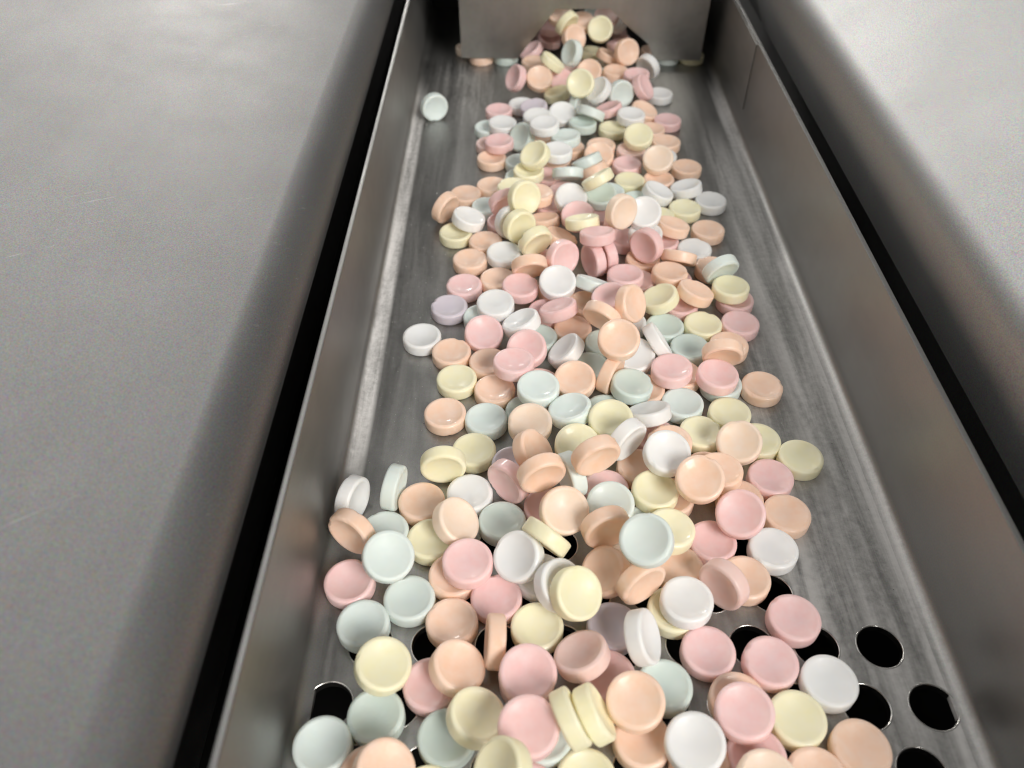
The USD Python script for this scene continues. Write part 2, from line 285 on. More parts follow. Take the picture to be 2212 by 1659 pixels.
# colour | centre (mm) | upward axis | label
CANDIES = """
M|-40.0 105.5 2.30|0.000 0.000 1.000|leftmost pale mint candy lying flat around the farthest holes
Y|-32.5 91.4 8.65|0.265 -0.080 0.961|propped-up pale yellow candy by a pale mint one, among the nearest holes
G|-33.6 81.1 2.30|0.000 0.000 1.000|leftmost grey-green candy lying flat among the nearest holes
M|-45.5 74.0 2.30|0.000 0.000 1.000|leftmost pale mint candy lying flat at the front edge
O|-29.2 66.0 9.57|0.428 -0.137 0.894|propped-up peach candy by a pale yellow one, at the front edge
O|-33.4 67.2 2.30|0.000 0.000 1.000|leftmost peach candy lying flat at the front edge
P|-20.8 88.9 2.30|0.000 0.000 1.000|leftmost pink candy lying flat among the nearest holes
O|-14.1 91.6 7.09|0.414 0.032 0.910|leaning peach candy facing upper right by a pink one, among the nearest holes
O|-16.4 106.1 2.30|0.000 0.000 1.000|leftmost peach candy lying flat around the farthest holes
O|-4.7 98.3 8.04|-0.993 -0.009 0.119|peach candy standing on edge by a pink one, around the farthest holes
Y|6.3 104.8 2.30|0.000 0.000 1.000|leftmost pale yellow candy lying flat around the farthest holes
P|3.4 90.2 2.30|0.000 0.000 1.000|second from left, pink candy lying flat among the nearest holes
P|3.5 87.9 11.84|0.072 -0.208 0.975|leftmost propped-up pink candy among the nearest holes
Y|-8.8 78.5 8.87|0.345 0.069 0.936|leaning pale yellow candy facing upper right by a grey-green one, among the nearest holes
G|-16.0 75.9 2.30|0.000 0.000 1.000|grey-green candy lying flat by a pale yellow one, at the front edge
P|3.5 73.3 16.04|0.004 -0.138 0.990|propped-up pink candy by a pale mint one, at the front edge
M|7.4 76.6 2.30|0.000 0.000 1.000|rightmost pale mint candy lying flat at the front edge
Y|-2.3 62.5 19.80|-0.663 -0.091 0.743|leaning pale yellow candy facing left by a pink one, at the front edge
Y|-19.4 62.5 2.30|0.000 0.000 1.000|leftmost pale yellow candy lying flat at the front edge
P|3.5 63.3 2.30|0.000 0.000 1.000|leftmost pink candy lying flat at the front edge
Y|17.0 66.6 2.30|0.000 0.000 1.000|rightmost pale yellow candy lying flat at the front edge
Y|13.1 75.8 15.06|0.891 0.327 0.316|leftmost pale yellow candy standing on edge among the nearest holes
Y|19.0 78.3 11.70|0.862 0.272 0.427|rightmost pale yellow candy standing on edge among the nearest holes
V|26.4 104.9 2.30|0.000 0.000 1.000|lavender candy lying flat by a white one, around the farthest holes
W|32.8 98.5 10.23|0.854 -0.119 0.507|tilted white candy facing right by a pale yellow one, around the farthest holes
P|50.5 98.1 2.30|0.000 0.000 1.000|fourth from left, pink candy lying flat among the nearest holes
P|66.1 95.3 2.30|0.000 0.000 1.000|rightmost pink candy lying flat among the nearest holes
P|75.0 107.5 2.30|0.000 0.000 1.000|rightmost pink candy lying flat around the farthest holes
W|79.7 90.1 2.30|0.000 0.000 1.000|white candy lying flat by a pale yellow one, among the nearest holes
Y|69.3 80.8 2.30|0.000 0.000 1.000|pale yellow candy lying flat by a white one, among the nearest holes
O|55.7 85.4 2.30|0.000 0.000 1.000|peach candy lying flat by a pink one, among the nearest holes
P|55.5 80.5 7.34|-0.087 -0.060 0.994|rightmost propped-up pink candy among the nearest holes
P|57.5 71.8 2.30|0.000 0.000 1.000|rightmost pink candy lying flat at the front edge
C|57.5 64.8 7.07|0.033 0.020 0.999|light peach candy lying flat on others by a pink one, at the front edge
O|70.5 67.1 2.30|0.000 0.000 1.000|fourth from left, peach candy lying flat at the front edge
O|82.7 73.7 2.30|0.000 0.000 1.000|rightmost peach candy lying flat at the front edge
W|42.4 73.0 7.72|-0.077 -0.109 0.991|propped-up white candy by a peach one, at the front edge
O|43.8 70.3 2.30|0.000 0.000 1.000|third from left, peach candy lying flat at the front edge
O|29.4 82.3 9.20|-0.068 -0.130 0.989|propped-up peach candy by a pale yellow one, among the nearest holes
O|30.9 75.5 2.30|0.000 0.000 1.000|second from left, peach candy lying flat at the front edge
G|38.0 88.8 2.30|0.000 0.000 1.000|rightmost grey-green candy lying flat among the nearest holes
P|24.0 91.2 2.30|0.000 0.000 1.000|third from left, pink candy lying flat among the nearest holes
S|17.4 94.9 7.22|-0.362 0.301 0.882|tilted salmon pink candy facing upper left by a pink one, among the nearest holes
W|-47.8 144.0 7.09|0.932 -0.359 0.043|tilted white candy facing right by a peach one, behind the holes
M|-36.0 148.2 7.16|0.974 -0.213 -0.079|pale mint candy standing on edge by a peach one, behind the holes
O|-45.2 129.4 11.70|-0.473 -0.877 0.083|tilted peach candy facing lower left by a white one, behind the holes
O|-27.7 145.5 2.30|0.000 0.000 1.000|leftmost peach candy lying flat behind the holes
M|-37.6 134.7 2.30|0.000 0.000 1.000|leftmost pale mint candy lying flat behind the holes
M|-34.1 120.8 12.11|0.242 -0.371 0.896|leftmost propped-up pale mint candy behind the holes
Y|-23.9 132.1 2.30|0.000 0.000 1.000|leftmost pale yellow candy lying flat behind the holes
C|-16.7 135.3 7.87|0.621 -0.140 0.771|leaning light peach candy facing upper right by a white one, behind the holes
W|-13.4 148.7 2.30|0.000 0.000 1.000|leftmost white candy lying flat behind the holes
Y|-21.7 156.7 7.62|0.089 -0.995 -0.035|tilted pale yellow candy facing down by a white one, behind the holes
Y|-12.7 165.7 2.30|0.000 0.000 1.000|second from left, pale yellow candy lying flat mid-tray
P|-45.5 118.2 2.30|0.000 0.000 1.000|leftmost pink candy lying flat around the farthest holes
M|-28.4 113.0 2.30|0.000 0.000 1.000|rightmost pale mint candy lying flat around the farthest holes
P|-4.7 113.4 2.30|0.000 0.000 1.000|second from left, pink candy lying flat around the farthest holes
O|-16.7 120.3 2.30|0.000 0.000 1.000|second from left, peach candy lying flat around the farthest holes
P|-12.7 121.6 7.47|0.021 -0.065 0.998|pink candy lying flat on others by a peach one, behind the holes
G|-3.4 138.4 2.30|0.000 0.000 1.000|grey-green candy lying flat by a pink one, behind the holes
V|0.0 160.1 2.30|0.000 0.000 1.000|lavender candy lying flat by a pink one, behind the holes
O|5.8 157.4 12.79|0.693 -0.125 0.710|tilted peach candy facing upper right by a light peach one, mid-tray
O|7.9 145.2 18.00|0.348 -0.934 -0.081|leftmost tilted peach candy facing lower right behind the holes
P|-1.5 149.6 8.51|-0.648 -0.760 0.055|tilted pink candy facing lower left by a lavender one, behind the holes
M|16.9 149.3 12.09|-0.913 -0.407 -0.013|tilted pale mint candy facing left by a peach one, behind the holes
P|28.1 150.7 2.30|0.000 0.000 1.000|second from left, pink candy lying flat behind the holes
M|28.3 141.1 7.97|-0.107 -0.310 0.945|second from left, propped-up pale mint candy behind the holes
O|23.1 146.2 24.81|0.393 -0.913 -0.110|second from left, tilted peach candy facing lower right behind the holes
Y|19.6 162.1 10.12|-0.006 -0.333 0.943|propped-up pale yellow candy by a peach one, mid-tray
P|10.0 143.7 2.30|0.000 0.000 1.000|leftmost pink candy lying flat behind the holes
C|14.3 136.1 12.23|0.181 -0.459 0.870|propped-up light peach candy by a pink one, behind the holes
O|25.8 130.4 12.49|0.279 -0.959 0.054|rightmost tilted peach candy facing lower right behind the holes
Y|9.0 126.5 13.26|-0.583 -0.692 -0.426|pale yellow candy standing on edge by a white one, behind the holes
W|1.4 121.7 10.76|-0.452 -0.345 0.823|leaning white candy facing left by a pale yellow one, behind the holes
W|7.4 120.3 2.30|0.000 0.000 1.000|white candy lying flat by a pale yellow one, around the farthest holes
W|12.2 113.1 10.49|0.517 -0.256 0.817|leaning white candy facing right by a pale yellow one, around the farthest holes
Y|16.3 109.2 13.10|0.471 -0.404 0.784|leaning pale yellow candy facing right by a white one, around the farthest holes
O|25.4 119.8 6.33|-0.611 -0.245 0.753|leaning peach candy facing left by a light peach one, around the farthest holes
C|31.7 124.2 2.30|0.000 0.000 1.000|light peach candy lying flat by a peach one, behind the holes
M|34.7 119.2 22.59|-0.286 -0.315 0.905|rightmost propped-up pale mint candy behind the holes
Y|44.7 132.7 7.17|0.046 0.031 0.998|rightmost pale yellow candy lying flat on others behind the holes
M|38.6 136.9 2.30|0.000 0.000 1.000|rightmost pale mint candy lying flat behind the holes
O|46.3 123.2 2.30|0.000 0.000 1.000|fourth from left, peach candy lying flat behind the holes
O|33.9 114.3 10.83|0.509 -0.859 0.058|tilted peach candy facing lower right by a light peach one, around the farthest holes
W|46.1 110.2 6.97|-0.031 0.004 1.000|white candy lying flat on others by a pale yellow one, around the farthest holes
Y|43.1 109.8 2.30|0.000 0.000 1.000|rightmost pale yellow candy lying flat around the farthest holes
S|56.9 115.3 7.80|-0.750 -0.651 0.117|tilted salmon pink candy facing lower left by a peach one, around the farthest holes
O|64.4 119.7 2.30|0.000 0.000 1.000|rightmost peach candy lying flat around the farthest holes
P|57.3 131.7 2.30|0.000 0.000 1.000|third from left, pink candy lying flat behind the holes
P|65.2 136.8 9.80|-0.255 -0.392 0.884|propped-up pink candy by a peach one, behind the holes
O|81.1 141.4 2.30|0.000 0.000 1.000|rightmost peach candy lying flat behind the holes
W|74.4 129.3 2.30|0.000 0.000 1.000|rightmost white candy lying flat behind the holes
Y|42.2 146.8 7.00|-0.003 -0.027 1.000|leftmost pale yellow candy lying flat on others behind the holes
O|54.0 145.2 15.18|-0.106 -0.360 0.927|propped-up peach candy by a white one, behind the holes
O|62.6 153.9 7.15|-0.048 0.040 0.998|peach candy lying flat on others by a light peach one, behind the holes
O|60.1 158.1 2.30|0.000 0.000 1.000|fifth from left, peach candy lying flat behind the holes
O|68.3 146.9 2.30|0.000 0.000 1.000|sixth from left, peach candy lying flat behind the holes
O|47.6 147.5 2.30|0.000 0.000 1.000|third from left, peach candy lying flat behind the holes
P|79.4 155.2 2.30|0.000 0.000 1.000|rightmost pink candy lying flat behind the holes
Y|90.7 163.2 2.30|0.000 0.000 1.000|rightmost pale yellow candy lying flat behind the holes
C|70.8 165.5 7.90|-0.200 -0.375 0.905|propped-up light peach candy by a pale yellow one, mid-tray
Y|78.9 170.3 2.30|0.000 0.000 1.000|rightmost pale yellow candy lying flat mid-tray
Y|60.9 173.6 2.30|0.000 0.000 1.000|third from left, pale yellow candy lying flat mid-tray
W|46.0 156.2 13.69|0.046 -0.308 0.950|leaning white candy facing upper right by a peach one, mid-tray
O|48.9 165.2 7.28|-0.062 0.029 0.998|peach candy lying flat on others by a white one, mid-tray
P|45.7 172.3 2.30|0.000 0.000 1.000|pink candy lying flat by a peach one, mid-tray
W|34.4 162.0 13.49|0.657 -0.752 -0.056|tilted white candy facing lower right by a peach one, mid-tray
W|43.9 177.4 8.28|-0.211 0.481 0.851|tilted white candy facing up by a peach one, mid-tray
O|39.2 159.1 2.30|0.000 0.000 1.000|second from left, peach candy lying flat behind the holes
V|-24.8 236.9 2.30|0.000 0.000 1.000|lavender candy lying flat by a pink one, in the upper tray
W|-33.8 219.9 2.30|0.000 0.000 1.000|white candy lying flat by a peach one, mid-tray
P|-11.1 219.6 5.17|0.110 -0.390 0.914|leftmost leaning pink candy facing up mid-tray
M|-12.1 231.2 2.30|0.000 0.000 1.000|pale mint candy lying flat by a pink one, in the upper tray
W|-7.0 233.1 7.48|-0.008 -0.100 0.995|leftmost white candy lying flat on others in the upper tray
W|2.7 222.7 7.84|-0.383 0.184 0.905|tilted white candy facing upper left by a grey-green one, in the upper tray
P|4.5 208.5 8.08|-0.127 -0.381 0.916|rightmost leaning pink candy facing up mid-tray
G|8.8 219.6 2.30|0.000 0.000 1.000|second from left, grey-green candy lying flat mid-tray
W|18.4 209.2 6.38|-0.659 0.122 0.742|tilted white candy facing upper left by a peach one, mid-tray
O|-22.5 211.7 2.30|0.000 0.000 1.000|second from left, peach candy lying flat mid-tray
O|-8.9 206.5 2.30|0.000 0.000 1.000|third from left, peach candy lying flat mid-tray
P|-0.1 197.8 10.86|-0.016 0.072 0.997|leftmost pink candy lying flat on others mid-tray
Y|-19.9 197.9 2.30|0.000 0.000 1.000|leftmost pale yellow candy lying flat mid-tray
O|-6.6 192.8 2.30|0.000 0.000 1.000|fourth from left, peach candy lying flat mid-tray
M|8.0 186.3 10.60|-0.014 -0.041 0.999|pale mint candy lying flat on others by a salmon pink one, mid-tray
S|8.7 195.9 2.30|0.000 0.000 1.000|salmon pink candy lying flat by a pale mint one, mid-tray
O|20.6 193.1 7.73|-0.068 -0.290 0.955|leaning peach candy facing up by a grey-green one, mid-tray
G|26.6 204.2 2.30|0.000 0.000 1.000|third from left, grey-green candy lying flat mid-tray
O|32.8 195.9 8.42|0.856 -0.511 -0.079|peach candy standing on edge by a grey-green one, mid-tray
G|39.6 190.8 7.35|0.102 0.001 0.995|grey-green candy lying flat on others by a peach one, mid-tray
G|30.6 183.2 2.30|0.000 0.000 1.000|fifth from left, grey-green candy lying flat mid-tray
O|44.6 193.3 2.30|0.000 0.000 1.000|sixth from left, peach candy lying flat mid-tray
O|-22.9 181.5 2.30|0.000 0.000 1.000|leftmost peach candy lying flat mid-tray
M|-9.2 179.2 2.30|0.000 0.000 1.000|leftmost pale mint candy lying flat mid-tray
G|4.2 182.9 2.30|0.000 0.000 1.000|leftmost grey-green candy lying flat mid-tray
C|5.1 171.3 9.74|-0.002 -0.201 0.980|leaning light peach candy facing up by a grey-green one, mid-tray
M|18.2 176.4 10.69|-0.244 0.137 0.960|tilted pale mint candy facing up by a peach one, mid-tray
Y|30.5 170.6 12.43|-0.054 -0.189 0.981|leaning pale yellow candy facing up by a grey-green one, mid-tray
G|56.0 226.0 2.30|0.000 0.000 1.000|grey-green candy lying flat by a white one, in the upper tray
Y|70.3 227.2 2.30|0.000 0.000 1.000|rightmost pale yellow candy lying flat in the upper tray
P|84.3 227.8 2.30|0.000 0.000 1.000|rightmost pink candy lying flat in the upper tray
Y|82.9 243.7 6.98|-0.013 0.043 0.999|pale yellow candy lying flat on others by a pale mint one, in the upper tray
P|85.1 241.7 2.30|0.000 0.000 1.000|tenth from left, pink candy lying flat in the upper tray
G|63.5 214.4 2.30|0.000 0.000 1.000|rightmost grey-green candy lying flat mid-tray
W|50.9 212.6 8.22|0.810 0.187 0.555|white candy standing on edge by a grey-green one, mid-tray
W|42.5 206.9 6.11|-0.042 -0.272 0.961|leaning white candy facing up by a peach one, mid-tray
O|34.9 199.9 20.30|-0.056 -0.428 0.902|propped-up peach candy by a white one, mid-tray
G|32.9 216.9 2.30|0.000 0.000 1.000|fourth from left, grey-green candy lying flat mid-tray
O|31.6 222.2 11.90|-0.490 -0.785 -0.379|tilted peach candy facing lower left by a grey-green one, in the upper tray
O|42.2 226.5 14.01|0.717 -0.489 0.497|tilted peach candy facing right by a white one, in the upper tray
W|42.3 228.1 2.30|0.000 0.000 1.000|leftmost white candy lying flat in the upper tray
P|35.7 232.2 11.48|-0.216 -0.091 0.972|rightmost tilted pink candy facing up in the upper tray
O|27.8 239.5 2.30|0.000 0.000 1.000|fifth from left, peach candy lying flat in the upper tray
P|16.4 228.9 8.98|-0.284 0.311 0.907|leftmost tilted pink candy facing up in the upper tray
P|12.2 234.4 2.30|0.000 0.000 1.000|fourth from left, pink candy lying flat in the upper tray
O|21.7 224.7 2.30|0.000 0.000 1.000|fifth from left, peach candy lying flat mid-tray
W|16.4 243.1 10.46|-0.006 -0.351 0.936|leftmost leaning white candy facing up in the upper tray
O|16.5 247.5 2.30|0.000 0.000 1.000|fourth from left, peach candy lying flat in the upper tray
M|30.2 245.1 8.07|0.283 0.478 0.831|pale mint candy standing on edge by a pink one, in the upper tray
O|72.5 205.1 9.50|-0.046 -0.958 -0.282|tilted peach candy facing down by a pink one, mid-tray
O|77.8 215.6 2.30|0.000 0.000 1.000|eighth from left, peach candy lying flat mid-tray
P|69.3 195.5 7.29|0.053 -0.043 0.998|rightmost pink candy lying flat on others mid-tray
M|71.5 196.1 2.30|0.000 0.000 1.000|rightmost pale mint candy lying flat mid-tray
O|85.3 194.7 2.30|0.000 0.000 1.000|rightmost peach candy lying flat mid-tray
Y|71.8 182.2 2.30|0.000 0.000 1.000|fourth from left, pale yellow candy lying flat mid-tray
M|56.8 186.7 2.30|0.000 0.000 1.000|second from left, pale mint candy lying flat mid-tray
P|54.1 198.3 7.42|-0.083 0.015 0.996|second from left, pink candy lying flat on others mid-tray
O|58.4 200.5 2.30|0.000 0.000 1.000|seventh from left, peach candy lying flat mid-tray
O|-10.3 323.6 2.30|0.000 0.000 1.000|second from left, peach candy lying flat in the far stream
O|-22.1 316.2 2.30|0.000 0.000 1.000|leftmost peach candy lying flat in the far stream
O|-30.0 299.8 7.34|0.777 -0.583 -0.237|tilted peach candy facing lower right by a pale yellow one, in the upper tray
W|-19.6 291.0 7.10|0.304 0.047 0.951|tilted white candy facing up by a pale yellow one, in the upper tray
Y|-24.9 286.1 2.30|0.000 0.000 1.000|leftmost pale yellow candy lying flat in the upper tray
M|-11.9 306.4 2.30|0.000 0.000 1.000|leftmost pale mint candy lying flat in the far stream
P|-4.0 297.7 11.40|0.297 -0.883 -0.363|tilted pink candy facing down by a white one, in the far stream
P|-4.9 294.2 2.30|0.000 0.000 1.000|second from left, pink candy lying flat in the upper tray
Y|4.0 288.5 19.34|0.506 -0.774 0.381|leaning pale yellow candy facing right by a peach one, in the far stream
O|9.8 306.1 9.42|0.078 0.015 0.997|peach candy lying flat on others by a pale yellow one, in the far stream
Y|-0.7 315.3 6.97|-0.018 0.018 1.000|leftmost pale yellow candy lying flat on others in the far stream
W|24.4 303.1 9.53|0.116 -0.468 0.876|leaning white candy facing up by a pink one, in the far stream
P|16.0 307.2 2.30|0.000 0.000 1.000|second from left, pink candy lying flat in the far stream
W|-1.4 286.2 8.72|0.498 -0.803 0.328|leaning white candy facing right by a pale yellow one, in the upper tray
Y|2.0 278.5 12.17|0.540 -0.834 0.116|leaning pale yellow candy facing lower right by a white one, in the upper tray
Y|8.3 268.5 11.77|0.491 -0.826 -0.276|tilted pale yellow candy facing lower right by a pink one, in the upper tray
O|12.4 293.5 4.34|-0.105 0.274 0.956|leftmost tilted peach candy facing up in the upper tray
Y|27.7 278.5 14.15|-0.122 0.377 0.918|pale yellow candy standing on edge by a pink one, in the upper tray
P|26.8 290.1 9.18|-0.071 -0.338 0.938|leaning pink candy facing up by a pale yellow one, in the upper tray
O|19.2 279.6 5.15|0.369 0.175 0.913|leftmost tilted peach candy facing upper right in the upper tray
P|32.8 265.5 16.34|-0.084 0.295 0.952|second from left, tilted pink candy facing up in the upper tray
P|40.3 282.6 11.49|0.948 -0.318 0.012|pink candy standing on edge by a light peach one, in the upper tray
C|42.8 276.5 20.54|0.574 -0.786 0.228|tilted light peach candy facing right by a pink one, in the upper tray
P|36.1 300.1 2.30|0.000 0.000 1.000|fifth from left, pink candy lying flat in the upper tray
P|46.4 282.1 2.30|0.000 0.000 1.000|sixth from left, pink candy lying flat in the upper tray
P|52.9 266.9 11.03|-0.680 -0.726 0.105|leaning pink candy facing lower left by a peach one, in the upper tray
W|53.5 284.1 14.72|-0.080 -0.519 0.851|rightmost leaning white candy facing up in the upper tray
W|54.1 278.4 7.60|-0.053 -0.083 0.995|rightmost white candy lying flat on others in the upper tray
Y|62.7 298.8 2.30|0.000 0.000 1.000|second from left, pale yellow candy lying flat in the upper tray
G|54.6 311.5 2.30|0.000 0.000 1.000|grey-green candy lying flat by a white one, in the far stream
G|38.0 307.9 7.99|-0.092 -0.215 0.972|rightmost tilted grey-green candy facing up in the far stream
M|42.8 318.6 2.30|0.000 0.000 1.000|rightmost pale mint candy lying flat in the far stream
Y|35.9 307.0 16.83|-0.488 0.398 0.777|pale yellow candy standing on edge by a peach one, in the far stream
Y|53.0 328.0 2.30|0.000 0.000 1.000|second from left, pale yellow candy lying flat in the far stream
O|66.7 329.3 2.30|0.000 0.000 1.000|ninth from left, peach candy lying flat in the far stream
O|81.1 339.9 2.30|0.000 0.000 1.000|rightmost peach candy lying flat in the far stream
W|63.9 313.9 5.69|0.360 0.021 0.933|tilted white candy facing upper right by a peach one, in the far stream
W|77.5 318.9 4.95|-0.250 0.182 0.951|rightmost tilted white candy facing up in the far stream
W|87.5 311.2 2.30|0.000 0.000 1.000|rightmost white candy lying flat in the far stream
Y|75.1 305.0 2.30|0.000 0.000 1.000|rightmost pale yellow candy lying flat in the far stream
O|66.5 285.6 6.92|0.215 0.165 0.963|rightmost tilted peach candy facing up in the upper tray
O|82.5 288.5 2.30|0.000 0.000 1.000|seventh from left, peach candy lying flat in the upper tray
W|74.6 274.8 2.30|0.000 0.000 1.000|rightmost white candy lying flat in the upper tray
P|61.8 280.2 2.30|0.000 0.000 1.000|seventh from left, pink candy lying flat in the upper tray
O|66.1 264.0 7.10|-0.191 -0.634 -0.749|peach candy standing on edge by a pink one, in the upper tray
O|52.4 267.3 2.30|0.000 0.000 1.000|sixth from left, peach candy lying flat in the upper tray
O|60.7 252.4 7.24|0.019 0.070 0.997|peach candy lying flat on others by a pink one, in the upper tray
P|63.3 254.0 2.30|0.000 0.000 1.000|eighth from left, pink candy lying flat in the upper tray
O|80.0 262.0 2.30|0.000 0.000 1.000|rightmost peach candy lying flat in the upper tray
M|79.9 251.6 10.68|0.358 -0.878 -0.319|tilted pale mint candy facing lower right by a pale yellow one, in the upper tray
P|31.7 262.4 7.07|-0.900 -0.435 0.033|leftmost tilted pink candy facing left in the upper tray
P|36.6 265.3 7.05|-0.905 -0.426 0.023|rightmost tilted pink candy facing left in the upper tray
P|19.0 259.8 10.27|0.576 -0.766 0.286|leaning pink candy facing right by a white one, in the upper tray
P|14.1 266.9 2.30|0.000 0.000 1.000|third from left, pink candy lying flat in the upper tray
P|43.2 250.7 7.26|-0.024 0.078 0.997|rightmost pink candy lying flat on others in the upper tray
S|48.7 253.3 2.30|0.000 0.000 1.000|salmon pink candy lying flat by a pink one, in the upper tray
Y|55.0 237.0 7.69|-0.388 0.049 0.921|tilted pale yellow candy facing up by a pink one, in the upper tray
O|68.9 241.0 7.35|0.307 0.133 0.942|rightmost tilted peach candy facing upper right in the upper tray
P|63.5 239.2 2.30|0.000 0.000 1.000|ninth from left, pink candy lying flat in the upper tray
O|-12.1 279.7 2.30|0.000 0.000 1.000|second from left, peach candy lying flat in the upper tray
W|-4.2 268.0 5.11|-0.006 -0.036 0.999|second from left, white candy lying flat on others in the upper tray
O|-18.1 267.0 2.30|0.000 0.000 1.000|leftmost peach candy lying flat in the upper tray
O|-6.5 254.3 2.30|0.000 0.000 1.000|third from left, peach candy lying flat in the upper tray
O|5.9 254.1 10.10|0.125 -0.869 -0.480|tilted peach candy facing down by a pink one, in the upper tray
P|-19.7 250.1 2.30|0.000 0.000 1.000|leftmost pink candy lying flat in the upper tray
P|2.3 244.9 6.40|0.036 -0.066 0.997|leftmost pink candy lying flat on others in the upper tray
M|-41.6 394.0 7.05|0.454 -0.890 0.030|leaning pale mint candy facing lower right by a salmon pink one, below the gate
P|-8.3 397.3 2.30|0.000 0.000 1.000|pink candy lying flat by a white one, below the gate
W|3.7 404.1 2.30|0.000 0.000 1.000|leftmost white candy lying flat below the gate
V|9.8 392.4 6.96|-0.100 -0.070 0.993|tilted lavender candy facing up by a white one, below the gate
W|11.2 378.5 8.66|-0.037 -0.081 0.996|second from left, white candy lying flat on others in the far stream
W|14.2 357.8 15.24|-0.061 -0.050 0.997|leftmost tilted white candy facing up in the far stream
O|13.1 369.5 2.30|0.000 0.000 1.000|fourth from left, peach candy lying flat in the far stream
W|24.4 389.2 5.38|0.064 -0.387 0.920|leaning white candy facing up by a pale mint one, below the gate
M|24.3 353.1 11.20|-0.075 0.036 0.997|pale mint candy lying flat on others by a peach one, in the far stream
W|19.8 340.0 11.11|0.019 -0.018 1.000|third from left, white candy lying flat on others in the far stream
O|19.7 345.6 2.30|0.000 0.000 1.000|fifth from left, peach candy lying flat in the far stream
O|26.9 358.6 2.30|0.000 0.000 1.000|sixth from left, peach candy lying flat in the far stream
W|-6.1 374.4 6.76|0.030 -0.042 0.999|leftmost white candy lying flat on others in the far stream
M|-13.3 378.7 2.30|0.000 0.000 1.000|second from left, pale mint candy lying flat in the far stream
P|-7.5 355.9 7.03|-0.030 0.004 1.000|pink candy lying flat on others by a salmon pink one, in the far stream
S|-12.0 361.8 2.30|0.000 0.000 1.000|leftmost salmon pink candy lying flat in the far stream
O|-11.0 348.0 2.30|0.000 0.000 1.000|third from left, peach candy lying flat in the far stream
G|3.6 361.7 7.13|-0.679 -0.504 0.534|tilted grey-green candy facing left by a pale yellow one, in the far stream
M|2.5 344.8 2.30|0.000 0.000 1.000|third from left, pale mint candy lying flat in the far stream
Y|9.3 331.6 14.47|-0.488 -0.343 0.803|tilted pale yellow candy facing upper left by a pale mint one, in the far stream
Y|6.5 328.7 7.05|-0.014 -0.041 0.999|rightmost pale yellow candy lying flat on others in the far stream
M|2.4 330.9 2.30|0.000 0.000 1.000|fourth from left, pale mint candy lying flat in the far stream
M|24.0 323.6 9.89|0.011 -0.612 -0.790|leftmost pale mint candy standing on edge in the far stream
P|16.1 332.2 2.30|0.000 0.000 1.000|leftmost pink candy lying flat in the far stream
P|22.6 319.5 2.30|0.000 0.000 1.000|third from left, pink candy lying flat in the far stream
M|33.5 335.7 9.00|-0.409 0.425 0.807|second from left, pale mint candy standing on edge in the far stream
O|36.3 333.2 6.02|-0.409 0.436 0.802|peach candy standing on edge by a pale yellow one, in the far stream
O|42.3 360.6 2.30|0.000 0.000 1.000|seventh from left, peach candy lying flat in the far stream
O|40.0 346.9 5.44|-0.007 -0.491 0.871|leaning peach candy facing up by a pale mint one, in the far stream
Y|49.4 378.0 2.30|0.000 0.000 1.000|leftmost pale yellow candy lying flat in the far stream
Y|59.7 358.9 9.14|-0.031 -0.404 0.914|leaning pale yellow candy facing up by a salmon pink one, in the far stream
S|56.6 356.2 2.30|0.000 0.000 1.000|rightmost salmon pink candy lying flat in the far stream
P|53.3 342.7 2.30|0.000 0.000 1.000|fourth from left, pink candy lying flat in the far stream
C|66.4 336.5 9.50|-0.124 -0.475 0.871|leaning light peach candy facing up by a white one, in the far stream
W|70.9 350.5 2.30|0.000 0.000 1.000|leftmost white candy lying flat in the far stream
O|74.6 363.9 2.30|0.000 0.000 1.000|tenth from left, peach candy lying flat in the far stream
O|68.6 376.5 2.30|0.000 0.000 1.000|eighth from left, peach candy lying flat in the far stream
P|78.2 386.4 2.30|0.000 0.000 1.000|rightmost pink candy lying flat in the far stream
W|58.5 381.5 7.99|0.029 -0.030 0.999|rightmost white candy lying flat on others in the far stream
O|66.6 392.9 4.88|0.332 -0.167 0.928|tilted peach candy facing upper right by a white one, below the gate
W|77.9 416.3 2.30|0.000 0.000 1.000|rightmost white candy lying flat below the gate
P|67.5 409.6 10.08|0.728 -0.278 0.627|tilted pink candy facing upper right by a white one, below the gate
P|65.5 423.6 9.87|-0.048 -0.020 0.999|pink candy lying flat on others by a white one, below the gate
M|55.4 405.2 8.86|0.387 -0.892 0.235|leaning pale mint candy facing right by a lavender one, below the gate
M|63.2 428.3 2.30|0.000 0.000 1.000|rightmost pale mint candy lying flat below the gate
P|48.5 393.5 5.73|-0.323 0.158 0.933|tilted pink candy facing up by a pale mint one, below the gate
G|34.2 378.9 4.63|0.025 0.055 0.998|leftmost tilted grey-green candy facing up in the far stream
M|38.5 383.6 8.85|-0.336 -0.486 -0.807|rightmost pale mint candy standing on edge in the far stream
M|33.8 399.6 7.01|0.777 -0.629 -0.003|tilted pale mint candy facing right by a grey-green one, below the gate
Y|33.3 396.3 18.51|-0.205 -0.786 0.583|propped-up pale yellow candy by a peach one, below the gate
W|42.6 396.0 14.93|-0.646 -0.265 0.716|tilted white candy facing upper left by a pale yellow one, below the gate
O|13.1 419.9 10.23|0.067 -0.566 0.822|leftmost leaning peach candy facing up below the gate
P|0.5 421.8 9.71|-0.790 -0.393 0.471|tilted pink candy facing left by a peach one, below the gate
Y|22.7 414.0 4.31|-0.288 0.042 0.957|tilted pale yellow candy facing up by a pink one, below the gate
O|10.7 446.3 6.86|-0.026 -0.022 0.999|leftmost peach candy lying flat on others below the gate
M|12.9 448.9 2.30|0.000 0.000 1.000|leftmost pale mint candy lying flat below the gate
Y|20.1 428.7 15.42|0.569 0.102 0.816|pale yellow candy standing on edge by a pale mint one, below the gate
